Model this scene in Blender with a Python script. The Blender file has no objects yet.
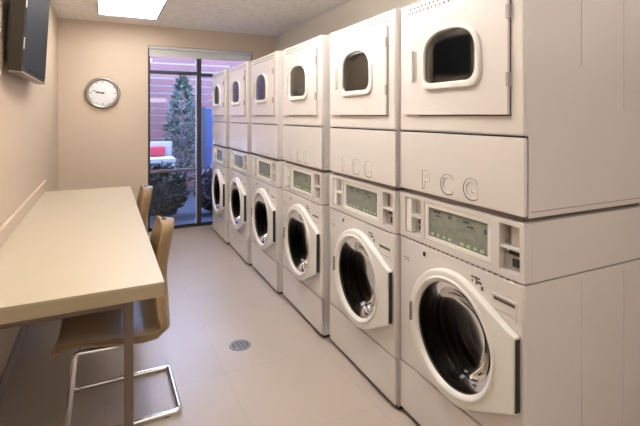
import bpy, bmesh, math, random
from mathutils import Vector, Matrix
random.seed(7)
sc = bpy.context.scene
COL = sc.collection
PI = math.pi

# ------------------------------------------------------------------ camera
H_CAM = 1.454
YAW = math.atan(215 / 435)
cam_d = bpy.data.cameras.new('camera')
cam_d.sensor_width = 36.0
cam_d.lens = 435 / 640 * 36.0
cam_d.shift_y = -97 / 640
cam_d.clip_start = 0.02
cam = bpy.data.objects.new('camera', cam_d)
COL.objects.link(cam)
cam.location = (0, 0, H_CAM)
cam.rotation_euler = (PI / 2, 0, -YAW)
sc.camera = cam

# ------------------------------------------------------------------ world, exposure
w = bpy.data.worlds.new('sky')
sc.world = w
w.use_nodes = True
bg = w.node_tree.nodes['Background']
bg.inputs[0].default_value = (0.42, 0.58, 1.0, 1)
bg.inputs[1].default_value = 20.0
sc.view_settings.view_transform = 'Standard'
sc.view_settings.look = 'None'
sc.view_settings.exposure = 0.18
sc.view_settings.gamma = 1.0
sc.view_settings.use_curve_mapping = False

LAMP_COLOR = (1.0, 0.965, 0.94)
LAMP_STRENGTH = 10.0
UP_STRENGTH = 74.0


def area(name, loc, rot, sx, sy, power, col):
    l = bpy.data.lights.new(name, 'AREA')
    l.shape = 'RECTANGLE'
    l.size, l.size_y = sx, sy
    l.energy = power
    l.color = col
    o = bpy.data.objects.new(name, l)
    COL.objects.link(o)
    o.location = loc
    o.rotation_euler = rot
    return o


# added fill light, unseen behind the camera, aimed up to brighten the ceiling
area('added_ceiling_fill', (0.84, -1.2, 1.9), (math.radians(172), 0, 0), 2.0, 1.2, 38, (1.0, 0.98, 0.97))


# ------------------------------------------------------------------ materials
def mat(name, col, rough=0.5, metal=0.0, bump=0.0, bump_scale=60, var=0.0, var_scale=4, emit=None, es=0.0, coat=0.0, spec=0.5):
    m = bpy.data.materials.new(name)
    m.use_nodes = True
    nt = m.node_tree
    b = nt.nodes['Principled BSDF']
    b.inputs['Base Color'].default_value = (*col, 1)
    b.inputs['Roughness'].default_value = rough
    b.inputs['Metallic'].default_value = metal
    b.inputs['Coat Weight'].default_value = coat
    b.inputs['Coat Roughness'].default_value = 0.14
    b.inputs['Specular IOR Level'].default_value = spec
    tc = nt.nodes.new('ShaderNodeTexCoord')
    if var > 0:
        n = nt.nodes.new('ShaderNodeTexNoise')
        n.inputs['Scale'].default_value = var_scale
        n.inputs['Detail'].default_value = 4
        nt.links.new(tc.outputs['Object'], n.inputs['Vector'])
        mx = nt.nodes.new('ShaderNodeMixRGB')
        mx.inputs[1].default_value = (*[max(0, c * (1 - var)) for c in col], 1)
        mx.inputs[2].default_value = (*[min(1, c * (1 + var)) for c in col], 1)
        nt.links.new(n.outputs['Fac'], mx.inputs[0])
        nt.links.new(mx.outputs[0], b.inputs['Base Color'])
    if bump > 0:
        n2 = nt.nodes.new('ShaderNodeTexNoise')
        n2.inputs['Scale'].default_value = bump_scale
        nt.links.new(tc.outputs['Object'], n2.inputs['Vector'])
        bp = nt.nodes.new('ShaderNodeBump')
        bp.inputs['Strength'].default_value = bump
        bp.inputs['Distance'].default_value = 0.01
        nt.links.new(n2.outputs['Fac'], bp.inputs['Height'])
        nt.links.new(bp.outputs[0], b.inputs['Normal'])
    if emit:
        b.inputs['Emission Color'].default_value = (*emit, 1)
        b.inputs['Emission Strength'].default_value = es
    return m


def thin_glass(name, tint, gloss_rough=0.02, ior=1.5):
    m = bpy.data.materials.new(name)
    m.use_nodes = True
    nt = m.node_tree
    nt.nodes.clear()
    out = nt.nodes.new('ShaderNodeOutputMaterial')
    mix = nt.nodes.new('ShaderNodeMixShader')
    tr = nt.nodes.new('ShaderNodeBsdfTransparent')
    gl = nt.nodes.new('ShaderNodeBsdfGlossy')
    fr = nt.nodes.new('ShaderNodeFresnel')
    tr.inputs[0].default_value = (*tint, 1)
    gl.inputs['Roughness'].default_value = gloss_rough
    fr.inputs['IOR'].default_value = ior
    nt.links.new(fr.outputs[0], mix.inputs[0])
    nt.links.new(tr.outputs[0], mix.inputs[1])
    nt.links.new(gl.outputs[0], mix.inputs[2])
    nt.links.new(mix.outputs[0], out.inputs[0])
    return m


def tile_mat(name, c1, c2, cm, tw, th, mortar, rough, var=0.05, speck=0.0, bump=0.0):
    m = bpy.data.materials.new(name)
    m.use_nodes = True
    nt = m.node_tree
    b = nt.nodes['Principled BSDF']
    b.inputs['Roughness'].default_value = rough
    tc = nt.nodes.new('ShaderNodeTexCoord')
    br = nt.nodes.new('ShaderNodeTexBrick')
    br.offset = 0.0
    br.inputs['Color1'].default_value = (*c1, 1)
    br.inputs['Color2'].default_value = (*c2, 1)
    br.inputs['Mortar'].default_value = (*cm, 1)
    br.inputs['Scale'].default_value = 1.0
    br.inputs['Mortar Size'].default_value = mortar
    br.inputs['Mortar Smooth'].default_value = 0.3
    br.inputs['Brick Width'].default_value = tw
    br.inputs['Row Height'].default_value = th
    nt.links.new(tc.outputs['Object'], br.inputs['Vector'])
    n = nt.nodes.new('ShaderNodeTexNoise')
    n.inputs['Scale'].default_value = 3.0
    n.inputs['Detail'].default_value = 6
    nt.links.new(tc.outputs['Object'], n.inputs['Vector'])
    rmp = nt.nodes.new('ShaderNodeMapRange')
    rmp.inputs['To Min'].default_value = 1 - var
    rmp.inputs['To Max'].default_value = 1 + var
    nt.links.new(n.outputs['Fac'], rmp.inputs['Value'])
    vm = nt.nodes.new('ShaderNodeVectorMath')
    vm.operation = 'SCALE'
    nt.links.new(br.outputs['Color'], vm.inputs[0])
    nt.links.new(rmp.outputs[0], vm.inputs['Scale'])
    last = vm.outputs[0]
    if speck > 0:
        mp = nt.nodes.new('ShaderNodeMapping')
        mp.inputs['Scale'].default_value = (14, 60, 30)
        nt.links.new(tc.outputs['Object'], mp.inputs[0])
        n3 = nt.nodes.new('ShaderNodeTexNoise')
        n3.inputs['Scale'].default_value = 1.0
        n3.inputs['Detail'].default_value = 2
        nt.links.new(mp.outputs[0], n3.inputs['Vector'])
        r3 = nt.nodes.new('ShaderNodeMapRange')
        r3.inputs['From Min'].default_value = 0.56
        r3.inputs['From Max'].default_value = 0.66
        r3.inputs['To Min'].default_value = 1.0
        r3.inputs['To Max'].default_value = 1 - speck
        nt.links.new(n3.outputs['Fac'], r3.inputs['Value'])
        v3 = nt.nodes.new('ShaderNodeVectorMath')
        v3.operation = 'SCALE'
        nt.links.new(last, v3.inputs[0])
        nt.links.new(r3.outputs[0], v3.inputs['Scale'])
        last = v3.outputs[0]
    nt.links.new(last, b.inputs['Base Color'])
    return m


M = {}
M['enamel'] = mat('enamel', (0.755, 0.715, 0.69), 0.28, var=0.015, coat=0.6)
M['enamel_side'] = mat('enamel_side', (0.70, 0.655, 0.60), 0.30, var=0.02)
M['plastic_white'] = mat('plastic_white', (0.84, 0.82, 0.78), 0.28)
M['gap'] = mat('shadow_gap_rubber', (0.03, 0.027, 0.025), 0.7)
M['gasket'] = mat('gasket', (0.03, 0.03, 0.03), 0.35)
M['black'] = mat('black_plastic', (0.012, 0.012, 0.014), 0.35)
M['joint'] = mat('joint_taupe', (0.20, 0.165, 0.14), 0.6)
M['greyplastic'] = mat('grey_plastic', (0.42, 0.39, 0.36), 0.45)
M['recess'] = mat('recess_plastic', (0.50, 0.46, 0.42), 0.5)
M['lettering'] = mat('lettering', (0.11, 0.09, 0.075), 0.5)
M['lcd'] = mat('lcd', (0.225, 0.235, 0.20), 0.25, var=0.45, var_scale=38)
M['lcd_dark'] = mat('lcd_dark', (0.03, 0.04, 0.035), 0.4)
M['lcd_green'] = mat('lcd_green', (0.36, 0.50, 0.26), 0.4)
M['steel'] = mat('steel', (0.42, 0.42, 0.43), 0.25, 1.0)
M['drum'] = mat('drum_steel', (0.34, 0.30, 0.27), 0.28, 1.0, bump=0.2, bump_scale=150)
M['dryer_drum'] = mat('dryer_drum', (0.55, 0.54, 0.50), 0.5, 0.1)
M['iron'] = mat('drain_metal', (0.30, 0.29, 0.28), 0.45, 0.5)
M['chrome'] = mat('chrome', (0.88, 0.89, 0.92), 0.12, 1.0)
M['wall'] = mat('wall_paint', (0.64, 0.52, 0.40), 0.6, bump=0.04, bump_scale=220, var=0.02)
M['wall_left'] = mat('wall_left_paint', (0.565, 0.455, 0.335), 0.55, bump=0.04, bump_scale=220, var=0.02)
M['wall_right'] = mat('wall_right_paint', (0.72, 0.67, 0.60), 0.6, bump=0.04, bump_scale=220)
M['baseboard'] = mat('baseboard', (0.30, 0.27, 0.25), 0.5)
M['floor'] = tile_mat('floor_tiles', (0.44, 0.375, 0.32), (0.425, 0.362, 0.31), (0.375, 0.315, 0.27), 0.61, 0.61, 0.0022, 0.33, 0.07)
M['ceiling'] = tile_mat('ceiling_tiles', (0.94, 0.91, 0.875), (0.93, 0.90, 0.865), (0.84, 0.80, 0.76), 0.61, 0.61, 0.005, 0.9, 0.02, speck=0.22)
M['table'] = mat('laminate', (0.50, 0.43, 0.315), 0.35, var=0.025, var_scale=9)
M['table_edge'] = mat('laminate_edge', (0.43, 0.36, 0.235), 0.45, var=0.06, var_scale=60)
M['post'] = mat('table_post', (0.17, 0.13, 0.105), 0.4, 0.3)
M['leather'] = mat('leather', (0.24, 0.155, 0.075), 0.30, bump=0.08, bump_scale=90, var=0.08, coat=0.2)
M['leather_dark'] = mat('shell_underside', (0.09, 0.055, 0.03), 0.35)
M['lamp'] = mat('lamp_diffuser', (0.9, 0.88, 0.84), 0.5, emit=LAMP_COLOR, es=LAMP_STRENGTH)
M['added_uplamp'] = mat('added_uplight_glow', (0.9, 0.88, 0.84), 0.5, emit=LAMP_COLOR, es=UP_STRENGTH)
M['lampframe'] = mat('lamp_frame', (0.10, 0.09, 0.08), 0.5)
M['frame'] = mat('window_frame', (0.028, 0.026, 0.032), 0.4)
M['frame_light'] = mat('window_stop', (0.55, 0.55, 0.60), 0.4, 0.4)
M['blind'] = mat('blind_fabric', (0.60, 0.60, 0.58), 0.8)
M['glass'] = thin_glass('window_glass', (0.84, 0.87, 0.92))
M['clear_glass'] = thin_glass('clock_glass', (0.99, 0.99, 0.99), 0.1, 1.2)
M['dark_glass'] = thin_glass('washer_door_glass', (0.20, 0.185, 0.17), 0.03, 1.18)
M['smoke_glass'] = thin_glass('dryer_door_glass', (0.82, 0.82, 0.78), 0.05, 2.2)
M['screen'] = mat('tv_screen', (0.012, 0.015, 0.022), 0.6, spec=0.06)
M['tvcase'] = mat('tv_casing', (0.016, 0.011, 0.006), 0.6, spec=0.2)
M['silver'] = mat('silver_trim', (0.55, 0.54, 0.53), 0.3, 0.7)
M['tvtrim'] = mat('tv_trim', (0.22, 0.20, 0.18), 0.4, 0.5)
M['clockrim'] = mat('clock_rim', (0.40, 0.37, 0.33), 0.28, 0.8)
M['clockface'] = mat('clock_face', (0.97, 0.97, 0.97), 0.5)
M['slat'] = mat('fence_board', (0.115, 0.035, 0.030), 0.7, var=0.35, var_scale=5)
M['fencepost'] = mat('fence_post', (0.16, 0.10, 0.12), 0.7)
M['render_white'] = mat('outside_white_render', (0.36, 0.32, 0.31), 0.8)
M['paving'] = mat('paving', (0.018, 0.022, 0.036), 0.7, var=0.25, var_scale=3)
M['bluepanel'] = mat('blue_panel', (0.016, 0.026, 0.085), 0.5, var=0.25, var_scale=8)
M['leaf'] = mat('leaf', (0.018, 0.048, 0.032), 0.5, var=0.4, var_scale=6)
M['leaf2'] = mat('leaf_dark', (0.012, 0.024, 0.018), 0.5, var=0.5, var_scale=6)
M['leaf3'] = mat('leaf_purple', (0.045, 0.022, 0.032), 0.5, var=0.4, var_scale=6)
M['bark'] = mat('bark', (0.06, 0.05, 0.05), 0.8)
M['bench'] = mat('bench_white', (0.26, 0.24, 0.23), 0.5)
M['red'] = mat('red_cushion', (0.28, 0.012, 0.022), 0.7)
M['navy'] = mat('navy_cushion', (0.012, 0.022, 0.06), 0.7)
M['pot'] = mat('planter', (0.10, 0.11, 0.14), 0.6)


# ------------------------------------------------------------------ helpers
def finish(name, bm, material, parent=None, smooth=False, loc=None):
    bmesh.ops.recalc_face_normals(bm, faces=bm.faces[:])
    me = bpy.data.meshes.new(name)
    bm.to_mesh(me)
    bm.free()
    me.materials.append(material)
    if smooth:
        me.shade_smooth()
        me.set_sharp_from_angle(angle=math.radians(50))
    o = bpy.data.objects.new(name, me)
    COL.objects.link(o)
    if smooth:
        wn = o.modifiers.new('weighted_normals', 'WEIGHTED_NORMAL')
        wn.weight = 100
        wn.keep_sharp = True
    if parent:
        o.parent = parent
    if loc:
        o.location = loc
    return o


def box(bm, x0, x1, y0, y1, z0, z1, bev=0.0, seg=2):
    vs = [bm.verts.new(p) for p in ((x0, y0, z0), (x1, y0, z0), (x1, y1, z0), (x0, y1, z0), (x0, y0, z1), (x1, y0, z1), (x1, y1, z1), (x0, y1, z1))]
    fs = [bm.faces.new([vs[i] for i in q]) for q in ((0, 3, 2, 1), (4, 5, 6, 7), (0, 1, 5, 4), (1, 2, 6, 5), (2, 3, 7, 6), (3, 0, 4, 7))]
    if bev > 0:
        es = list({e for f in fs for e in f.edges})
        bmesh.ops.bevel(bm, geom=es, offset=bev, segments=seg, affect='EDGES', profile=0.6)


def obox(name, material, parent, *a, bev=0.0, smooth=False):
    bm = bmesh.new()
    box(bm, *a, bev=bev)
    return finish(name, bm, material, parent, smooth)


def ray_poly(c, a, poly):
    dx, dz = math.cos(a), math.sin(a)
    best = None
    n = len(poly)
    for i in range(n):
        x1, z1 = poly[i]
        x2, z2 = poly[(i + 1) % n]
        ex, ez = x2 - x1, z2 - z1
        den = dx * ez - dz * ex
        if abs(den) < 1e-12:
            continue
        t = ((x1 - c[0]) * ez - (z1 - c[1]) * ex) / den
        s = ((x1 - c[0]) * dz - (z1 - c[1]) * dx) / den
        if t > 1e-9 and -1e-6 <= s <= 1 + 1e-6:
            if best is None or t > best:
                best = t
    return best


def ring_plate(bm, c, outer, inner, y0, y1, bev=0.004, ibev=0.004, n=64, back=True):
    """plate in the xz plane, front at y0, back at y1, with a hole; star-shaped about c"""
    angs = [2 * PI * i / n for i in range(n)]
    corner = [math.atan2(p[1] - c[1], p[0] - c[0]) % (2 * PI) for p in (list(outer) if len(outer) < 16 else []) + (list(inner) if len(inner) < 16 else [])]
    angs = [a for a in angs if all(abs(a - q) > 0.013 for q in corner)] + corner
    angs = sorted(set(round(a, 5) for a in angs))
    A = angs
    loops = []

    def loop(poly, off, y):
        vs = []
        for a in A:
            r = ray_poly(c, a, poly) + off
            vs.append(bm.verts.new((c[0] + r * math.cos(a), y, c[1] + r * math.sin(a))))
        return vs
    L = [loop(inner, 0, y1), loop(inner, 0, y0 + ibev), loop(inner, ibev * 0.3, y0 + ibev * 0.3), loop(inner, ibev, y0),
         loop(outer, -bev, y0), loop(outer, -bev * 0.3, y0 + bev * 0.3), loop(outer, 0, y0 + bev), loop(outer, 0, y1)]
    k = len(A)
    for a, b in zip(L[:-1], L[1:]):
        for i in range(k):
            bm.faces.new((a[i], a[(i + 1) % k], b[(i + 1) % k], b[i]))
    if back:
        a, b = L[-1], L[0]
        for i in range(k):
            bm.faces.new((a[i], a[(i + 1) % k], b[(i + 1) % k], b[i]))
    return L


def circle(cx, cz, r, n=64, rz=None):
    rz = rz or r
    return [(cx + r * math.cos(2 * PI * i / n), cz + rz * math.sin(2 * PI * i / n)) for i in range(n)]


def rect(x0, x1, z0, z1):
    return [(x0, z0), (x1, z0), (x1, z1), (x0, z1)]


def lathe_y(bm, c, prof, n=48, cap=True):
    """profile of (r, y) about the y axis through (c.x, c.z)"""
    rings = []
    for r, y in prof:
        rings.append([bm.verts.new((c[0] + r * math.cos(2 * PI * i / n), y, c[1] + r * math.sin(2 * PI * i / n))) for i in range(n)])
    for a, b in zip(rings[:-1], rings[1:]):
        for i in range(n):
            bm.faces.new((a[i], a[(i + 1) % n], b[(i + 1) % n], b[i]))
    if cap:
        bm.faces.new(rings[-1])


def lathe_poly(bm, c, poly_fn, prof, n=48, cap=True):
    """like lathe_y but each ring follows the outline poly scaled by s: profile of (s, y)"""
    rings = []
    pts = poly_fn
    for s, y in prof:
        rings.append([bm.verts.new((c[0] + (p[0] - c[0]) * s, y, c[1] + (p[1] - c[1]) * s)) for p in pts])
    k = len(pts)
    for a, b in zip(rings[:-1], rings[1:]):
        for i in range(k):
            bm.faces.new((a[i], a[(i + 1) % k], b[(i + 1) % k], b[i]))
    if cap:
        bm.faces.new(rings[-1])


def tube(bm, pts, r, n=10, closed=False, bend=0.0, flat=1.0):
    pts = [Vector(p) for p in pts]
    if bend > 0:
        q = []
        m = len(pts)
        for i, p in enumerate(pts):
            if not closed and i in (0, m - 1):
                q.append(p)
                continue
            a = pts[(i - 1) % m]
            b = pts[(i + 1) % m]
            da = (a - p).normalized() * min(bend, (a - p).length * 0.45)
            db = (b - p).normalized() * min(bend, (b - p).length * 0.45)
            for t in (0, .25, .5, .75, 1):
                q.append((p + da) * (1 - t) ** 2 + p * 2 * t * (1 - t) + (p + db) * t * t)
        pts = q
    rings = []
    m = len(pts)
    up = None
    for i, p in enumerate(pts):
        if closed:
            d = (pts[(i + 1) % m] - pts[(i - 1) % m]).normalized()
        else:
            d = (pts[min(i + 1, m - 1)] - pts[max(i - 1, 0)]).normalized()
        if up is None:
            up = Vector((0, 0, 1)) if abs(d.z) < 0.9 else Vector((1, 0, 0))
        s = d.cross(up).normalized()
        up = s.cross(d).normalized()
        rings.append([bm.verts.new(p + (s * math.cos(2 * PI * k / n) + up * math.sin(2 * PI * k / n) * flat) * r) for k in range(n)])
    rng = range(m) if closed else range(m - 1)
    for i in rng:
        a, b = rings[i], rings[(i + 1) % m]
        for k in range(n):
            bm.faces.new((a[k], a[(k + 1) % n], b[(k + 1) % n], b[k]))
    if not closed:
        bm.faces.new(rings[0])
        bm.faces.new(rings[-1])


def empty(name, loc, rz=0.0):
    o = bpy.data.objects.new(name, None)
    o.empty_display_size = 0.1
    COL.objects.link(o)
    o.location = loc
    o.rotation_euler = (0, 0, rz)
    return o


def tag(o, label, cat, group=None, kind=None):
    o['label'] = label
    o['category'] = cat
    if group:
        o['group'] = group
    if kind:
        o['kind'] = kind
    return o


def struct(o, label=None):
    o['kind'] = 'structure'
    if label:
        o['label'] = label
    return o


def copy_tree(o, parent=None):
    kids = [k for k in COL.objects if k.parent == o]
    c = o.copy()
    COL.objects.link(c)
    if parent:
        c.parent = parent
    for k in kids:
        copy_tree(k, c)
    return c


def text_mesh(name, body, size, material, parent, loc, extrude=0.0008, space=1.0, squeeze=1.0):
    cu = bpy.data.curves.new(name, 'FONT')
    cu.body = body
    cu.size = size
    cu.extrude = extrude
    cu.space_character = space
    cu.align_x = 'LEFT'
    tmp = bpy.data.objects.new(name + '_tmp', cu)
    COL.objects.link(tmp)
    bpy.context.view_layer.update()
    dg = bpy.context.evaluated_depsgraph_get()
    me = bpy.data.meshes.new_from_object(tmp.evaluated_get(dg))
    COL.objects.unlink(tmp)
    bpy.data.objects.remove(tmp)
    me.name = name
    me.transform(Matrix.Diagonal((squeeze, 1, 1, 1)))
    me.transform(Matrix.Rotation(PI / 2, 4, 'X'))
    me.materials.clear()
    me.materials.append(material)
    o = bpy.data.objects.new(name, me)
    COL.objects.link(o)
    o.parent = parent
    o.location = loc
    return o


def pieces(name, material, parent, lst, bev=0.0):
    for b in lst:
        obox(name, material, parent, *b, bev=bev)


# ------------------------------------------------------------------ room shell
XL, XR, YB, YF, HC = -0.485, 2.165, 5.80, -3.2, 2.581
WX0, WX1, WZ1 = 0.479, 1.83, 2.337       # window opening in the back wall
TH = 0.16
struct(obox('floor', M['floor'], None, XL - TH, XR + TH, YF - TH, YB + 0.16, -0.12, 0.0))
struct(obox('ceiling', M['ceiling'], None, XL - TH, XR + TH, YF - TH, YB + TH, HC, HC + 0.12))
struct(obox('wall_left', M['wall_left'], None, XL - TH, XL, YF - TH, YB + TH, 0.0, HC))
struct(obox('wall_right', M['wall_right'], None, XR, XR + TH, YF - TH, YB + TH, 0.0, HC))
struct(obox('wall_front', M['wall'], None, XL, XR, YF - TH, YF, 0.0, HC))
bm = bmesh.new()
box(bm, XL, WX0, YB, YB + TH, 0, HC)
box(bm, WX1, XR, YB, YB + TH, 0, HC)
box(bm, WX0, WX1, YB, YB + TH, WZ1, HC)
struct(finish('wall_back', bm, M['wall']))
bm = bmesh.new()
box(bm, XL, XL + 0.014, YF, YB, 0, 0.10, bev=0.003)
struct(finish('baseboard_left', bm, M['baseboard']))
bm = bmesh.new()
box(bm, XL + 0.014, WX0 - 0.002, YB - 0.014, YB, 0, 0.10, bev=0.003)
struct(finish('baseboard_back', bm, M['baseboard']))

# window: dark metal frame, mullion, transom, lower rail, panes
WY0, WY1 = YB + 0.045, YB + 0.10
MUL = 1.11
win = empty('window_1', (0, 0, 0))
struct(win)
bm = bmesh.new()
box(bm, WX0, WX0 + 0.03, WY0, WY1, 0, WZ1)
box(bm, WX1 - 0.04, WX1, WY0, WY1, 0, WZ1)
box(bm, WX0, WX1, WY0, WY1, WZ1 - 0.04, WZ1)
box(bm, WX0, WX1, WY0, WY1, 0, 0.045)
finish('window_frame', bm, M['frame'], win)
obox('mullion', M['frame'], win, MUL - 0.025, MUL + 0.03, WY0 - 0.004, WY1, 0.045, WZ1 - 0.04)
obox('transom', M['frame'], win, WX0 + 0.03, MUL - 0.025, WY0, WY1, 1.99, 2.035)
obox('transom', M['frame'], win, MUL + 0.03, WX1 - 0.04, WY0, WY1, 1.975, 2.02)
obox('rail', M['fencepost'], win, WX0 + 0.03, MUL - 0.025, WY0 + 0.01, WY1, 0.735, 0.765)
obox('glazing_bead', M['frame_light'], win, MUL - 0.037, MUL - 0.025, WY0 + 0.004, WY1 - 0.01, 0.045, WZ1 - 0.04)
for x0, x1, z0, z1 in ((WX0 + .03, MUL - .037, .045, .735), (WX0 + .03, MUL - .037, .765, 1.99), (WX0 + .03, MUL - .037, 2.035, WZ1 - .04),
                       (MUL + .03, WX1 - .04, .045, 1.975), (MUL + .03, WX1 - .04, 2.02, WZ1 - .04)):
    obox('pane', M['glass'], win, x0, x1, (WY0 + WY1) / 2, (WY0 + WY1) / 2 + .001, z0, z1)

# ------------------------------------------------------------------ ceiling lights
def ceiling_light(x, y):
    t = empty('ceiling_light', (x, y, HC))
    bm = bmesh.new()
    wx, ly, f = 0.305, 0.61, 0.012
    box(bm, -wx, -wx + f, -ly, ly, -0.012, 0)
    box(bm, wx - f, wx, -ly, ly, -0.012, 0)
    box(bm, -wx + f, wx - f, -ly, -ly + f, -0.012, 0)
    box(bm, -wx + f, wx - f, ly - f, ly, -0.012, 0)
    finish('frame', bm, M['lampframe'], t)
    bm = bmesh.new()
    box(bm, -wx + f, wx - f, -ly + f, ly - f, -0.008, -0.001)
    finish('diffuser', bm, M['lamp'], t)
    bm = bmesh.new()
    for i in range(1, 4):
        xx = -wx + f + i * (2 * wx - 2 * f) / 4
        box(bm, xx - .0015, xx + .0015, -ly + f, ly - f, -0.011, -0.008)
    for i in range(1, 8):
        yy = -ly + f + i * (2 * ly - 2 * f) / 8
        box(bm, -wx + f, wx - f, yy - .0015, yy + .0015, -0.0112, -0.0082)
    finish('louver_grid', bm, M['greyplastic'], t)
    return t


tag(ceiling_light(0.235, 4.76), 'rectangular fluorescent ceiling panel with thin dark frame near the back wall', 'ceiling light', 'ceiling light panels')
tag(ceiling_light(0.55, 2.2), 'added, unseen rectangular ceiling light panel above the middle of the aisle', 'ceiling light', 'ceiling light panels')  # second panel, added out of view for more light

# added linear uplighter, hung out of view above the frame to brighten the ceiling
t = empty('added_uplight', (0.45, 2.30, 2.40))
obox('housing', M['silver'], t, -0.12, 0.12, -0.90, 0.90, -0.03, 0.0, bev=0.004)
obox('diffuser', M['added_uplamp'], t, -0.11, 0.11, -0.89, 0.89, 0.0005, 0.006)
for y in (-0.5, 0.5):
    obox('hanger', M['silver'], t, -0.003, 0.003, y - 0.003, y + 0.003, 0.006, HC - 2.40)
tag(t, 'added slim suspended light, out of view, shining up at the ceiling', 'pendant light')

# ------------------------------------------------------------------ machines
W, D = 0.720, 0.72
DELTA = YAW - math.atan(225 / 435)       # the row is turned one degree against the room
ROWX = 1.333


def row_pt(x, t):
    c, s = math.cos(-DELTA), math.sin(-DELTA)
    return (x * c - t * s, x * s + t * c)


def shell(bm, z0, z1):
    """open-fronted cabinet walls: right, left, back, top and bottom"""
    y0 = 0.02
    for q in (((0, y0, z0), (0, D, z0), (0, D, z1), (0, y0, z1)), ((W, y0, z0), (W, D, z0), (W, D, z1), (W, y0, z1)),
              ((0, D, z0), (W, D, z0), (W, D, z1), (0, D, z1)), ((0, y0, z0), (W, y0, z0), (W, D, z0), (0, D, z0)),
              ((0, y0, z1), (W, y0, z1), (W, D, z1), (0, D, z1))):
        bm.faces.new([bm.verts.new(p) for p in q])


def plate(bm, x0, x1, z0, z1, y0, y1, b=0.004):
    box(bm, x0, x1, y0, y1, z0, z1, bev=b)


def make_washer():
    t = empty('washing_machine', (0, 0, 0))
    c = (0.383, 0.552)
    # cabinet with a round opening
    bm = bmesh.new()
    ring_plate(bm, c, rect(0, W, 0.262, 0.868), circle(c[0], c[1], 0.222), 0, 0.02, bev=0.012, ibev=0.003, n=96, back=False)
    shell(bm, 0.02, 0.868)
    finish('cabinet', bm, M['enamel'], t, True)
    bm = bmesh.new()
    plate(bm, 0, W, 0.03, 0.257, 0.001, 0.02, 0.008)
    finish('lower_panel', bm, M['enamel'], t, True)
    bm = bmesh.new()
    box(bm, 0.004, W - 0.004, 0.03, D - 0.02, 0.0, 0.0195)
    finish('plinth', bm, M['gap'], t)
    pieces('side_rib', M['enamel'], t, [(W - 0.001, W + 0.003, y, y + 0.008, 0.06, 0.84) for y in (0.30, 0.56)], 0.001)
    # console
    bm = bmesh.new()
    z0, z1 = 0.874, 1.082
    box(bm, 0, W, 0.040, D, z0, z1)
    for a in ((0, 0.045), (0.160, 0.186), (0.572, 0.612), (0.700, W)):
        box(bm, a[0], a[1], 0.0, 0.040, z0, z1, bev=0.003)
    for a in ((0.045, 0.160), (0.186, 0.572), (0.612, 0.700)):
        box(bm, a[0], a[1], 0.001, 0.040, z0, 0.899)
        box(bm, a[0], a[1], 0.001, 0.040, 1.066, z1)
    finish('control_housing', bm, M['enamel'], t)
    # joint strips
    bm = bmesh.new()
    box(bm, 0.006, W - 0.006, 0.012, D - 0.01, 0.8675, 0.8745)
    n = 24
    for i in range(n):
        x = 0.02 + i * (W - 0.04) / n
        box(bm, x, x + 0.012, -0.0006, 0.004, 0.8685, 0.8725)
    finish('joint_strip', bm, M['joint'], t)
    obox('panel_gap', M['gap'], t, 0.006, W - 0.006, 0.014, 0.02, 0.256, 0.263)
    # display
    bm = bmesh.new()
    ring_plate(bm, (0.379, 0.983), rect(0.187, 0.571, 0.900, 1.065), rect(0.208, 0.552, 0.918, 1.046), 0.004, 0.016, n=8, bev=0.003, ibev=0.003)
    f = finish('display_bezel', bm, M['plastic_white'], t)
    bm = bmesh.new()
    box(bm, 0.207, 0.553, 0.012, 0.039, 0.917, 1.047)
    d = finish('display', bm, M['lcd'], t)
    d['label'] = 'grey-green display panel'
    pieces('display_marking', M['lcd_dark'], d, [(x, x + a, 0.0112, 0.013, z, z + b) for x, z, a, b in
           ((0.235, 1.026, .045, .010), (0.25, 1.012, .03, .006), (0.33, 1.018, .02, .012), (0.42, 1.020, .03, .010), (0.44, 1.006, .035, .008), (0.53, 1.0, .012, .02))])
    pieces('indicator', M['lcd_green'], d, [(0.222 + i * 0.036, 0.240 + i * 0.036, 0.0112, 0.013, 0.925, 0.937) for i in (0, 1, 2, 3, 5, 6, 7, 8)])
    # left and right recesses
    obox('recess_divider', M['plastic_white'], t, 0.088, 0.160, 0.006, 0.0395, 0.977, 0.991, bev=0.002)
    obox('key_switch_panel', M['plastic_white'], t, 0.050, 0.086, 0.004, 0.0395, 0.905, 1.060, bev=0.003)
    pieces('recess_back', M['recess'], t, [(0.087, 0.159, 0.033, 0.0395, 0.993, 1.064), (0.087, 0.159, 0.033, 0.0395, 0.900, 0.975)])
    pieces('coin_reject', M['black'], t, [(0.120, 0.146, 0.020, 0.033, 0.950, 0.970), (0.124, 0.140, 0.020, 0.033, 0.922, 0.942)], 0.002)
    obox('recess_divider', M['plastic_white'], t, 0.612, 0.700, 0.004, 0.0395, 0.977, 0.988, bev=0.002)
    obox('card_reader', M['recess'], t, 0.648, 0.699, 0.020, 0.0395, 0.990, 1.064, bev=0.002)
    obox('coin_slot', M['lettering'], t, 0.632, 0.644, 0.022, 0.0395, 0.992, 1.060)
    obox('coin_tray', M['gap'], t, 0.640, 0.698, 0.018, 0.0395, 0.957, 0.974, bev=0.002)
    obox('coin_return', M['gap'], t, 0.654, 0.682, 0.018, 0.0255, 0.915, 0.945, bev=0.003)
    obox('coin_plate', M['greyplastic'], t, 0.613, 0.699, 0.026, 0.0395, 0.900, 0.954)
    # small marks under the console
    obox('indicator_lamp', M['black'], t, 0.180, 0.196, -0.002, 0.001, 0.818, 0.838, bev=0.002)
    bm = bmesh.new()
    for x, z, a, b in ((0.475, .822, .045, .007), (0.50, .806, .028, .010), (.498, .800, .006, .03), (.525, .786, .012, .016), (.477, .806, .008, .008)):
        box(bm, x, x + a, -0.0008, 0.001, z, z + b)
    finish('emblem', bm, M['lettering'], t)
    bm = bmesh.new()
    for x, z in ((.035, .770), (.048, .776), (.058, .768), (.066, .774), (.07, .762), (.045, .760)):
        box(bm, x, x + .007, -0.0008, 0.001, z, z + .005)
    finish('maker_mark', bm, M['lettering'], t)
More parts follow.
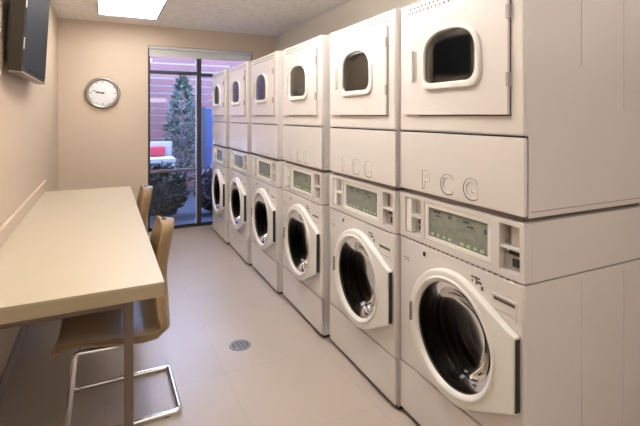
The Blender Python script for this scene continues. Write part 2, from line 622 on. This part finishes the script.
    bm = bmesh.new()
    ring_plate(bm, (0.632, 0.762), rect(0.578, 0.690, 0.728, 0.800), rect(0.584, 0.684, 0.733, 0.795), -0.003, 0.001, n=8, bev=.002, ibev=.001)
    dr = finish('detergent_drawer', bm, M['enamel'], t)
    bm = bmesh.new()
    box(bm, 0.588, 0.682, -0.0012, 0.0, 0.778, 0.789)
    finish('drawer_grip', bm, M['lettering'], dr)
    bm = bmesh.new()
    box(bm, 0.592, 0.672, -0.0012, 0.0, 0.742, 0.747)
    finish('drawer_line', bm, M['recess'], dr)
    # door: round ring that runs out into a squared tab on the hinge-free side
    cc = (0.378, 0.548)
    R = 0.266
    pts = circle(cc[0], cc[1], R, 72)
    hull = [(0.703, 0.422), (0.703, 0.690)]
    # convex hull of circle and the two corners
    P = sorted(set([(round(a, 5), round(b, 5)) for a, b in pts + hull]))

    def cross(o, a, b):
        return (a[0] - o[0]) * (b[1] - o[1]) - (a[1] - o[1]) * (b[0] - o[0])
    lo, up = [], []
    for p in P:
        while len(lo) >= 2 and cross(lo[-2], lo[-1], p) <= 0:
            lo.pop()
        lo.append(p)
    for p in reversed(P):
        while len(up) >= 2 and cross(up[-2], up[-1], p) <= 0:
            up.pop()
        up.append(p)
    outline = lo[:-1] + up[:-1]
    bm = bmesh.new()
    angs = 96
    # insert corner rays explicitly
    L = ring_plate_door(bm, c, outline, hull, circle(c[0], c[1], 0.232), -0.030, -0.003)
    door = finish('door', bm, M['plastic_white'], t, True)
    bm = bmesh.new()
    lathe_y(bm, c, [(0.232, -0.022), (0.236, -0.032), (0.230, -0.037), (0.222, -0.035), (0.212, -0.024), (0.210, -0.010), (0.216, -0.006), (0.232, -0.008), (0.232, -0.022)], 64, cap=False)
    finish('door_ring', bm, M['plastic_white'], door, True)
    bm = bmesh.new()
    lathe_y(bm, c, [(0.211, -0.020), (0.195, -0.014), (0.17, 0.006), (0.155, 0.03), (0.135, 0.055), (0.09, 0.07), (0.03, 0.074)], 64)
    finish('door_glass', bm, M['dark_glass'], door, True)
    # dark strip painting the shade on the door's right edge
    obox('door_edge_shade', M['gap'], door, 0.7035, 0.7055, -0.025, -0.004, 0.430, 0.682)
    obox('hinge', M['steel'], door, 0.129, 0.139, -0.040, -0.026, 0.515, 0.60, bev=0.003)
    # gasket and drum
    bm = bmesh.new()
    lathe_y(bm, c, [(0.2225, 0.0), (0.218, 0.02), (0.200, 0.03), (0.212, 0.045), (0.195, 0.055), (0.21, 0.075), (0.19, 0.085)], 64, cap=False)
    finish('gasket', bm, M['gasket'], t, True)
    bm = bmesh.new()
    prof = [(0.19, 0.084), (0.225, 0.095)]
    for i in range(9):
        y = 0.10 + i * 0.045
        prof += [(0.245, y), (0.245, y + 0.030), (0.236, y + 0.036)]
    prof += [(0.245, 0.53), (0.18, 0.545), (0.10, 0.52), (0.03, 0.52)]
    lathe_y(bm, c, prof, 64)
    dm = finish('drum', bm, M['drum'], t, True)
    bm = bmesh.new()
    bm.free()
    for k in range(3):
        bm = bmesh.new()
        a = 0.5 + k * 2 * PI / 3
        for s in range(8):
            r0, r1 = 0.243, 0.175
            wv = 0.030
            vs = []
            ya, yb = 0.11 + s * 0.045, 0.11 + (s + 1) * 0.045
            for y in (ya, yb):
                for (r, da) in ((r0, -wv / .2), (r1, -.04), (r1, .04), (r0, wv / .2)):
                    vs.append(bm.verts.new((c[0] + r * math.cos(a + da), y, c[1] + r * math.sin(a + da))))
            for i in range(3):
                bm.faces.new((vs[i], vs[i + 1], vs[i + 5], vs[i + 4]))
        bmesh.ops.remove_doubles(bm, verts=bm.verts[:], dist=1e-5)
        finish('drum_lifter', bm, M['steel'], dm, True)
    return t


def ring_plate_door(bm, c, outline, corners, inner, y0, y1):
    angs = [2 * PI * i / 96 for i in range(96)]
    ca = [math.atan2(p[1] - c[1], p[0] - c[0]) % (2 * PI) for p in corners]
    angs = sorted([a for a in angs if all(abs(a - k) > 0.02 for k in ca)] + ca)

    def loop(poly, off, y):
        vs = []
        for a in angs:
            r = ray_poly(c, a, poly) + off
            vs.append(bm.verts.new((c[0] + r * math.cos(a), y, c[1] + r * math.sin(a))))
        return vs
    L = [loop(inner, 0, y1), loop(inner, 0, y0), loop(outline, -0.010, y0), loop(outline, -0.003, y0 + 0.003), loop(outline, 0, y0 + 0.010), loop(outline, 0, y1)]
    k = len(angs)
    for a, b in zip(L, L[1:] + L[:1]):
        for i in range(k):
            bm.faces.new((a[i], a[(i + 1) % k], b[(i + 1) % k], b[i]))
    return L


def arch(cx, z0, z1, hw, rb_l=0.03, rb_r=0.045, n=12):
    """window outline: flat bottom with rounded corners, arched top"""
    zs = z0 + (z1 - z0) * 0.50
    p = []
    for i in range(n + 1):      # bottom right corner
        a = -PI / 2 + i * PI / 2 / n
        p.append((cx + hw - rb_r + rb_r * math.cos(a), z0 + rb_r + rb_r * math.sin(a)))
    for i in range(2 * n + 1):
        a = i * PI / (2 * n)
        ca, sa = math.cos(a), math.sin(a)
        e = 0.80
        p.append((cx + hw * math.copysign(abs(ca) ** e, ca), zs + (z1 - zs) * abs(sa) ** e))
    for i in range(n + 1):
        a = PI + i * PI / 2 / n
        p.append((cx - hw + rb_l + rb_l * math.cos(a), z0 + rb_l + rb_l * math.sin(a)))
    out = []
    for q in p:
        if not out or (abs(q[0] - out[-1][0]) + abs(q[1] - out[-1][1])) > 1e-4:
            out.append(q)
    return out


def make_dryer():
    t = empty('tumble_dryer', (0, 0, 0))
    HD = 0.884
    zb = 1.100
    g0, g1 = 1.597 - zb, 1.812 - zb
    cx = 0.366
    c = (cx, (g0 + g1) / 2)
    glass_o = arch(cx, g0, g1, 0.150)
    frame_o = arch(cx + 0.004, g0 - 0.030, g1 + 0.016, 0.172, 0.045, 0.055)
    mid_o = arch(cx, g0 - 0.012, g1 + 0.010, 0.158, 0.035, 0.05)
    bm = bmesh.new()
    ring_plate(bm, c, rect(0, W, 0.284, HD), frame_o, 0, 0.02, bev=0.012, ibev=0.002, n=72, back=False)
    shell(bm, 0.0, HD)
    finish('cabinet', bm, M['enamel'], t, True)
    bm = bmesh.new()
    plate(bm, 0, W, 0.004, 0.278, 0.001, 0.02, 0.008)
    finish('lower_panel', bm, M['enamel'], t, True)
    bm = bmesh.new()
    box(bm, 0.02, W - 0.02, 0.02, D - 0.02, -0.017, 0.0)
    finish('joint_strip', bm, M['joint'], t)
    obox('panel_gap', M['gap'], t, 0.012, W - 0.012, 0.015, 0.02, 0.276, 0.286)
    pieces('side_rib', M['enamel'], t, [(W - 0.001, W + 0.003, 0.30, 0.308, 0.54, 0.86), (W - 0.001, W + 0.003, 0.56, 0.568, 0.38, 0.86)], 0.001)
    obox('side_seam', M['greyplastic'], t, W - 0.001, W + 0.001, 0.03, 0.70, 0.018, 0.022)
    # two rows of vent holes above the door
    bm = bmesh.new()
    for r, z in enumerate((0.833, 0.853)):
        for i in range(22):
            x = 0.07 + i * 0.027 + (0.013 if r else 0)
            box(bm, x, x + 0.012, -0.0012, 0.004, z, z + 0.009)
    finish('vent_holes', bm, M['lettering'], t)
    # door
    bm = bmesh.new()
    ring_plate(bm, c, rect(0.058, 0.662, 0.358, 0.808), mid_o, -0.014, -0.002, bev=0.004, ibev=0.002, n=72)
    door = finish('door', bm, M['enamel'], t, True)
    pieces('door_seal', M['gap'], door, [(0.150, 0.664, -0.0022, -0.0002, 0.3535, 0.3585), (0.6622, 0.6655, -0.0022, -0.0002, 0.3535, 0.810)])
    bm = bmesh.new()
    ring_plate(bm, c, frame_o, glass_o, -0.028, -0.0005, bev=0.008, ibev=0.007, n=72)
    finish('window_frame', bm, M['plastic_white'], door, True)
    bm = bmesh.new()
    lathe_poly(bm, c, glass_o, [(1.0, -0.016), (0.9, -0.018), (0.5, -0.020)])
    finish('door_glass', bm, M['smoke_glass'], door, True)
    bm = bmesh.new()
    box(bm, 0.118, 0.134, -0.030, -0.014, 0.512, 0.655, bev=0.004)
    finish('handle', bm, M['plastic_white'], door, True)
    obox('handle_shade', M['greyplastic'], door, 0.136, 0.152, -0.0168, -0.0155, 0.516, 0.650)  # grey strip painting the shade beside the handle
    for z in (0.46, 0.70):
        obox('hinge', M['greyplastic'], door, 0.655, 0.668, -0.018, -0.001, z, z + 0.05, bev=0.002)
    # interior
    bm = bmesh.new()
    dc = (0.356, 0.56)
    dr = arch(cx + 0.004, g0 - 0.030, g1 + 0.016, 0.172, 0.045, 0.055)
    rings = []
    rings.append([bm.verts.new((p[0], 0.020, p[1])) for p in dr])
    rings.append([bm.verts.new((p[0], 0.060, p[1])) for p in dr])
    k = len(dr)
    for yy, R in ((0.065, 0.29), (0.25, 0.30), (0.45, 0.30), (0.60, 0.30)):
        rr = []
        for p in dr:
            a = math.atan2(p[1] - c[1], p[0] - c[0])
            rr.append(bm.verts.new((dc[0] + R * math.cos(a), yy, dc[1] + R * 0.9 * math.sin(a))))
        rings.append(rr)
    for a, b in zip(rings[:-1], rings[1:]):
        for i in range(k):
            bm.faces.new((a[i], a[(i + 1) % k], b[(i + 1) % k], b[i]))
    bm.faces.new(rings[-1])
    finish('drum', bm, M['dryer_drum'], t, True)
    # raised glyphs on the lower panel
    for i, (ch, x, z) in enumerate((('P', 0.165, 0.022), ('C', 0.29, 0.022), ('G', 0.425, 0.022))):
        text_mesh('letter', ch, 0.125, M['lettering'], t, (x, -0.0004, z), squeeze=0.95)
    for i, (ch, x, z) in enumerate((('P', 0.165, 0.022), ('C', 0.29, 0.022), ('G', 0.425, 0.022))):
        text_mesh('letter_face', ch, 0.116, M['plastic_white'], t, (x + 0.007, -0.0016, z + 0.0045), squeeze=0.95)
    return t


t_near = [1.002, 1.727, 2.512, 3.295, 4.065, 4.852]
where = ['nearest the camera', 'second from the camera', 'third from the camera',
         'fourth from the camera', 'fifth from the camera', 'farthest away, nearest the window']
wproto, dproto = make_washer(), make_dryer()
for i, t in enumerate(t_near):
    x, y = row_pt(ROWX, t + W)
    a = wproto if i == 0 else copy_tree(wproto)
    b = dproto if i == 0 else copy_tree(dproto)
    rz = -PI / 2 + DELTA
    a.location = (x, y, 0)
    a.rotation_euler = (0, 0, rz)
    b.location = (x, y, 1.100)
    b.rotation_euler = (0, 0, rz)
    tag(a, 'cream front-loading washer on the floor, ' + where[i], 'washing machine', 'front-loading washers along the right wall')
    tag(b, 'cream dryer stacked on a washer, ' + where[i], 'tumble dryer', 'dryers stacked on the washers')

# ------------------------------------------------------------------ folding counter along the left wall
TZ = 0.80
t = empty('folding_table', (0, 0, 0))
TX, TY0, TY1 = 0.211, 1.812, 4.42
bm = bmesh.new()
box(bm, XL + 0.002, TX, TY0, TY1, TZ - 0.010, TZ, bev=0.002)
finish('tabletop', bm, M['table'], t)
bm = bmesh.new()
box(bm, XL + 0.002, TX - 0.001, TY0 + 0.001, TY1 - 0.001, TZ - 0.058, TZ - 0.010)
finish('table_edge', bm, M['table_edge'], t)
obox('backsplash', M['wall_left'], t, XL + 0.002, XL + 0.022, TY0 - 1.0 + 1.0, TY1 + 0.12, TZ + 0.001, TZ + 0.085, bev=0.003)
for y in (1.84, 4.25):
    obox('leg', M['post'], t, 0.066, 0.100, y, y + 0.034, 0.0, TZ - 0.058, bev=0.003)
for y in (1.84, 3.0, 4.25):
    bm = bmesh.new()
    box(bm, XL + 0.003, 0.066, y + 0.006, y + 0.028, TZ - 0.088, TZ - 0.058)
    finish('bracket', bm, M['post'], t)
tag(t, 'long cream laminate folding table fixed along the left wall', 'table')


# ------------------------------------------------------------------ chairs
def make_chair():
    t = empty('cantilever_chair', (0, 0, 0))
    prof = [(-0.172, 0.425, 0.235), (-0.165, 0.452, 0.25), (-0.10, 0.462, 0.262), (0.0, 0.452, 0.270), (0.10, 0.438, 0.275), (0.18, 0.428, 0.278), (0.235, 0.432, 0.278),
            (0.268, 0.455, 0.270), (0.280, 0.50, 0.250), (0.278, 0.56, 0.215), (0.274, 0.63, 0.180), (0.278, 0.70, 0.165), (0.288, 0.77, 0.165), (0.300, 0.83, 0.160), (0.310, 0.875, 0.142), (0.314, 0.902, 0.105), (0.315, 0.912, 0.05)]
    nu = 14
    for nm, off, mt in (('shell', 0.0, 'leather'),):
        bm = bmesh.new()
        front, backv = [], []
        m = len(prof)
        for i, (x, z, hw) in enumerate(prof):
            a = Vector(prof[max(i - 1, 0)][:2])
            b = Vector(prof[min(i + 1, m - 1)][:2])
            d = (b - a).normalized()
            nrm = Vector((-d.y, d.x))          # towards the sitter
            ra, rb = [], []
            for k in range(nu + 1):
                s = -1 + 2 * k / nu
                curl = (0.018 if z < 0.5 else 0.04) * abs(s) ** 3
                th = (0.058 if z < 0.5 else 0.036) * (1 - 0.55 * abs(s) ** 6)
                y = hw * s
                ra.append(bm.verts.new((x + nrm.x * curl, y, z + nrm.y * curl)))
                rb.append(bm.verts.new((x + nrm.x * (curl - th), y * 0.985, z + nrm.y * (curl - th))))
            front.append(ra)
            backv.append(rb)
        for i in range(m - 1):
            for k in range(nu):
                bm.faces.new((front[i][k], front[i][k + 1], front[i + 1][k + 1], front[i + 1][k]))
                bm.faces.new((backv[i][k], backv[i][k + 1], backv[i + 1][k + 1], backv[i + 1][k]))
            for k in (0, nu):
                bm.faces.new((front[i][k], front[i + 1][k], backv[i + 1][k], backv[i][k]))
        for i in (0, m - 1):
            for k in range(nu):
                bm.faces.new((front[i][k], front[i][k + 1], backv[i][k + 1], backv[i][k]))
        s = finish('seat_shell', bm, M['leather'], t, True)
    # welt seam around the shell edge
    bm = bmesh.new()
    edge = []
    for i, (x, z, hw) in enumerate(prof):
        a = Vector(prof[max(i - 1, 0)][:2])
        b = Vector(prof[min(i + 1, len(prof) - 1)][:2])
        d = (b - a).normalized()
        nrm = Vector((-d.y, d.x))
        k = (0.018 if z < 0.5 else 0.04) - 0.007
        edge.append((x + nrm.x * k, hw, z + nrm.y * k))
    pts = edge + [(p[0], -p[1], p[2]) for p in reversed(edge)]
    tube(bm, pts, 0.005, 6, closed=False)
    finish('piping', bm, M['leather'], s, True)
    bm = bmesh.new()
    yy = 0.205
    pts = [(0.14, yy, 0.385), (-0.10, yy, 0.395), (-0.132, yy, 0.014), (0.35, yy, 0.014), (0.35, -yy, 0.014), (-0.132, -yy, 0.014), (-0.10, -yy, 0.395), (0.14, -yy, 0.385)]
    tube(bm, pts, 0.0135, 10, bend=0.02)
    fr = finish('cantilever_frame', bm, M['chrome'], t, True)
    bm = bmesh.new()
    bm.free()
    for x in (-0.08, 0.10):
        bm = bmesh.new()
        tube(bm, [(x, -yy, 0.384), (x, yy, 0.384)], 0.008, 8)
        finish('cross_bar', bm, M['chrome'], t, True)
    for y in (yy, -yy):
        for x in (-0.11, 0.29):
            obox('glide', M['black'], t, x - .012, x + .012, y - .007, y + .007, 0.0, 0.004)
    return t


ch = make_chair()
ch.location = (-0.022, 2.42, 0)
tag(ch, 'brown moulded chair with chrome cantilever base, nearer one at the table', 'chair', 'brown chairs at the folding table')
ch2 = copy_tree(ch)
ch2.location = (-0.02, 3.60, 0)
tag(ch2, 'brown moulded chair farther along the table, near its window end', 'chair', 'brown chairs at the folding table')

# ------------------------------------------------------------------ clock
t = empty('wall_clock', (-0.023, YB, 1.727))
bm = bmesh.new()
lathe_y(bm, (0, 0), [(0.150, -0.030), (0.158, -0.040), (0.172, -0.044), (0.186, -0.036), (0.190, -0.015), (0.186, -0.001), (0.14, -0.001)], 64, cap=False)
finish('rim', bm, M['clockrim'], t, True)
bm = bmesh.new()
lathe_y(bm, (0, 0), [(0.156, -0.001), (0.156, -0.022), (0.05, -0.022)], 64)
finish('clock_face', bm, M['clockface'], t, False)
bm = bmesh.new()
for i in range(12):
    a = i * PI / 6
    ln = 0.022 if i % 3 == 0 else 0.012
    m4 = Matrix.Rotation(a, 4, 'Y')
    b2 = bmesh.new()
    box(b2, -0.003, 0.003, -0.0235, -0.022, 0.140 - ln, 0.140)
    b2.transform(m4)
    tmp = bpy.data.meshes.new('t')
    b2.to_mesh(tmp)
    b2.free()
    bm.from_mesh(tmp)
    bpy.data.meshes.remove(tmp)
finish('hour_mark', bm, M['black'], t)
for nm, a, ln, wd in (('hour_hand', math.radians(-88), 0.075, 0.005), ('minute_hand', math.radians(-75), 0.112, 0.0035)):
    bm = bmesh.new()
    box(bm, -wd, wd, -0.027, -0.0245, -0.02, ln)
    bm.transform(Matrix.Rotation(a, 4, 'Y'))
    finish(nm, bm, M['lettering'], t)
bm = bmesh.new()
lathe_y(bm, (0, 0), [(0.012, -0.022), (0.012, -0.029)], 24)
finish('hub', bm, M['black'], t)
bm = bmesh.new()
lathe_y(bm, (0, 0), [(0.157, -0.031), (0.08, -0.0315)], 48)
finish('clock_glass', bm, M['clear_glass'], t)
tag(t, 'round wall clock with brushed silver rim on the tan back wall', 'clock')

# ------------------------------------------------------------------ television
t = empty('television', (XL, 3.26, 1.69))
LY0, LY1 = -0.52, 0.46
bm = bmesh.new()
box(bm, -0.060, 0.0, LY0, LY1, 0, 0.66, bev=0.004)
case = finish('casing', bm, M['tvcase'], t)
bm = bmesh.new()
box(bm, 0.0005, 0.003, LY0 + 0.02, LY1 - 0.02, 0.03, 0.62)
scr = finish('screen', bm, M['screen'], t)
bm = bmesh.new()
box(bm, -0.057, 0.004, LY0 + 0.002, LY1 - 0.002, -0.008, 0.001, bev=0.001)
bez = finish('bottom_trim', bm, M['tvtrim'], t)
bm = bmesh.new()
box(bm, -0.082, -0.0605, LY0 + 0.05, LY1 - 0.12, 0.05, 0.56, bev=0.006)
hous = finish('rear_housing', bm, M['black'], t)
cl = [obox('edge_glint', M['silver'], t, 0.001, 0.006, LY0 + 0.004, LY0 + 0.012, z, z + 0.06) for z in (0.12, 0.34)]  # silver bits painting the glints on the near casing edge
for o in [case, scr, bez, hous] + cl:
    o.rotation_euler = (0, math.radians(3), 0)
    o.location = (0.092, 0, 0)
bm = bmesh.new()
box(bm, 0.001, 0.011, -0.16, 0.12, 0.16, 0.46, bev=0.002)
finish('wall_bracket', bm, M['black'], t)
tag(t, 'black flat television tilted down on the upper left wall', 'television')

# ------------------------------------------------------------------ floor drain
t = empty('floor_drain', (0.768, 2.70, 0))
bm = bmesh.new()


def lathe_z(bm, prof, n=40, cap=True):
    rings = [[bm.verts.new((r * math.cos(2 * PI * i / n), r * math.sin(2 * PI * i / n), z)) for i in range(n)] for r, z in prof]
    for a, b in zip(rings[:-1], rings[1:]):
        for i in range(n):
            bm.faces.new((a[i], a[(i + 1) % n], b[(i + 1) % n], b[i]))
    if cap:
        bm.faces.new(rings[-1])


lathe_z(bm, [(0.068, 0.0002), (0.066, 0.004), (0.056, 0.005), (0.054, 0.0035)], cap=False)
finish('rim', bm, M['iron'], t, True)
bm = bmesh.new()
lathe_z(bm, [(0.055, 0.0006), (0.02, 0.0007)])
finish('drain_well', bm, M['black'], t)
bm = bmesh.new()
for i in range(-3, 4):
    y = i * 0.014
    hx = math.sqrt(max(0.0, 0.054 ** 2 - y * y))
    box(bm, -hx, hx, y - 0.003, y + 0.003, 0.001, 0.0038)
for i in (-1, 0, 1):
    x = i * 0.026
    hy = math.sqrt(0.054 ** 2 - x * x)
    box(bm, x - 0.003, x + 0.003, -hy, hy, 0.0011, 0.0042)
finish('grate', bm, M['iron'], t)
tag(t, 'small round metal floor drain with grate in the aisle floor', 'floor drain')

# ------------------------------------------------------------------ roller blind at the window head
t = empty('roller_blind', ((WX0 + WX1) / 2, YB + 0.02, WZ1))
hwid = (WX1 - WX0) / 2 - 0.006
bm = bmesh.new()
box(bm, -hwid, hwid, -0.012, 0.022, -0.040, -0.002, bev=0.004)
finish('cassette', bm, M['blind'], t)
bm = bmesh.new()
box(bm, -hwid + 0.01, hwid - 0.01, 0.004, 0.006, -0.135, -0.038)
finish('shade_cloth', bm, M['blind'], t)
tag(t, 'rolled up pale grey blind across the top of the tall window', 'blind')

# ------------------------------------------------------------------ outside
GY = YB + TH
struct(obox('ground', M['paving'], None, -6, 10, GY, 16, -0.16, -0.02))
t = empty('slatted_fence', (0, 8.9, -0.02))
for i in range(21):
    z = 0.05 + i * 0.145
    bm = bmesh.new()
    box(bm, -3.2, 5.5, 0, 0.025, z, z + 0.112, bev=0.003)
    finish('board', bm, M['slat'], t)
for x in (-3.0, -1.2, 0.45, 2.35, 4.2):
    obox('post', M['fencepost'], t, x, x + 0.09, 0.026, 0.116, 0, 3.05)
tag(t, 'tall reddish slatted fence outside, opposite the window', 'fence')
struct(obox('wall_outside', M['render_white'], None, -5, 8, 9.6, 9.8, -0.02, 3.2))
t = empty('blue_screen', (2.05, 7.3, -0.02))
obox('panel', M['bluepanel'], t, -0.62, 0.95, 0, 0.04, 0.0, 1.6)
for x in (-0.62, 0.13, 0.90):
    obox('post', M['frame'], t, x, x + 0.05, -0.04, 0.0, 0, 1.62)
tag(t, 'blue garden screen outside behind the right pane', 'garden screen')


def leaves(bm, n, fn, size):
    for _ in range(n):
        p, d = fn()
        s = size * random.uniform(0.6, 1.3)
        d = (d + Vector((random.uniform(-.7, .7), random.uniform(-.7, .7), random.uniform(-.5, .7)))).normalized()
        side = d.cross(Vector((random.uniform(-1, 1), random.uniform(-1, 1), random.uniform(-1, 1)))).normalized()
        nr = d.cross(side) * s * 0.12
        a = bm.verts.new(p)
        b = bm.verts.new(p + d * s * .5 + side * s * .28 + nr)
        c = bm.verts.new(p + d * s)
        e = bm.verts.new(p + d * s * .5 - side * s * .28 + nr)
        bm.faces.new((a, b, c))
        bm.faces.new((a, c, e))


def shrub(name, x, y, rx, h, z0, n, size, material, label, cat, group=None, cone=False):
    t = empty(name, (x, y, -0.02))
    bm = bmesh.new()
    for k in range(7):
        a = k * 0.9
        tube(bm, [(0.03 * math.cos(a), 0.03 * math.sin(a), 0), (0.2 * rx * math.cos(a), 0.2 * rx * math.sin(a), h * .4), (0.55 * rx * math.cos(a), .55 * rx * math.sin(a), h * .8)], 0.012, 6)
    finish('stem', bm, M['bark'], t, True)
    bm = bmesh.new()

    def fn():
        u = random.random()
        a = random.uniform(0, 2 * PI)
        rr = random.random() ** 0.5
        f = (1 - u) ** 0.7 if cone else math.sin(PI * (0.12 + 0.8 * u)) 
        v = Vector((rx * rr * f * math.cos(a), rx * rr * f * math.sin(a), z0 + u * (h - z0)))
        return v, Vector((math.cos(a), math.sin(a), 0.4))
    leaves(bm, n, fn, size)
    finish('foliage', bm, material, t)
    tag(t, label, cat, group)
    return t


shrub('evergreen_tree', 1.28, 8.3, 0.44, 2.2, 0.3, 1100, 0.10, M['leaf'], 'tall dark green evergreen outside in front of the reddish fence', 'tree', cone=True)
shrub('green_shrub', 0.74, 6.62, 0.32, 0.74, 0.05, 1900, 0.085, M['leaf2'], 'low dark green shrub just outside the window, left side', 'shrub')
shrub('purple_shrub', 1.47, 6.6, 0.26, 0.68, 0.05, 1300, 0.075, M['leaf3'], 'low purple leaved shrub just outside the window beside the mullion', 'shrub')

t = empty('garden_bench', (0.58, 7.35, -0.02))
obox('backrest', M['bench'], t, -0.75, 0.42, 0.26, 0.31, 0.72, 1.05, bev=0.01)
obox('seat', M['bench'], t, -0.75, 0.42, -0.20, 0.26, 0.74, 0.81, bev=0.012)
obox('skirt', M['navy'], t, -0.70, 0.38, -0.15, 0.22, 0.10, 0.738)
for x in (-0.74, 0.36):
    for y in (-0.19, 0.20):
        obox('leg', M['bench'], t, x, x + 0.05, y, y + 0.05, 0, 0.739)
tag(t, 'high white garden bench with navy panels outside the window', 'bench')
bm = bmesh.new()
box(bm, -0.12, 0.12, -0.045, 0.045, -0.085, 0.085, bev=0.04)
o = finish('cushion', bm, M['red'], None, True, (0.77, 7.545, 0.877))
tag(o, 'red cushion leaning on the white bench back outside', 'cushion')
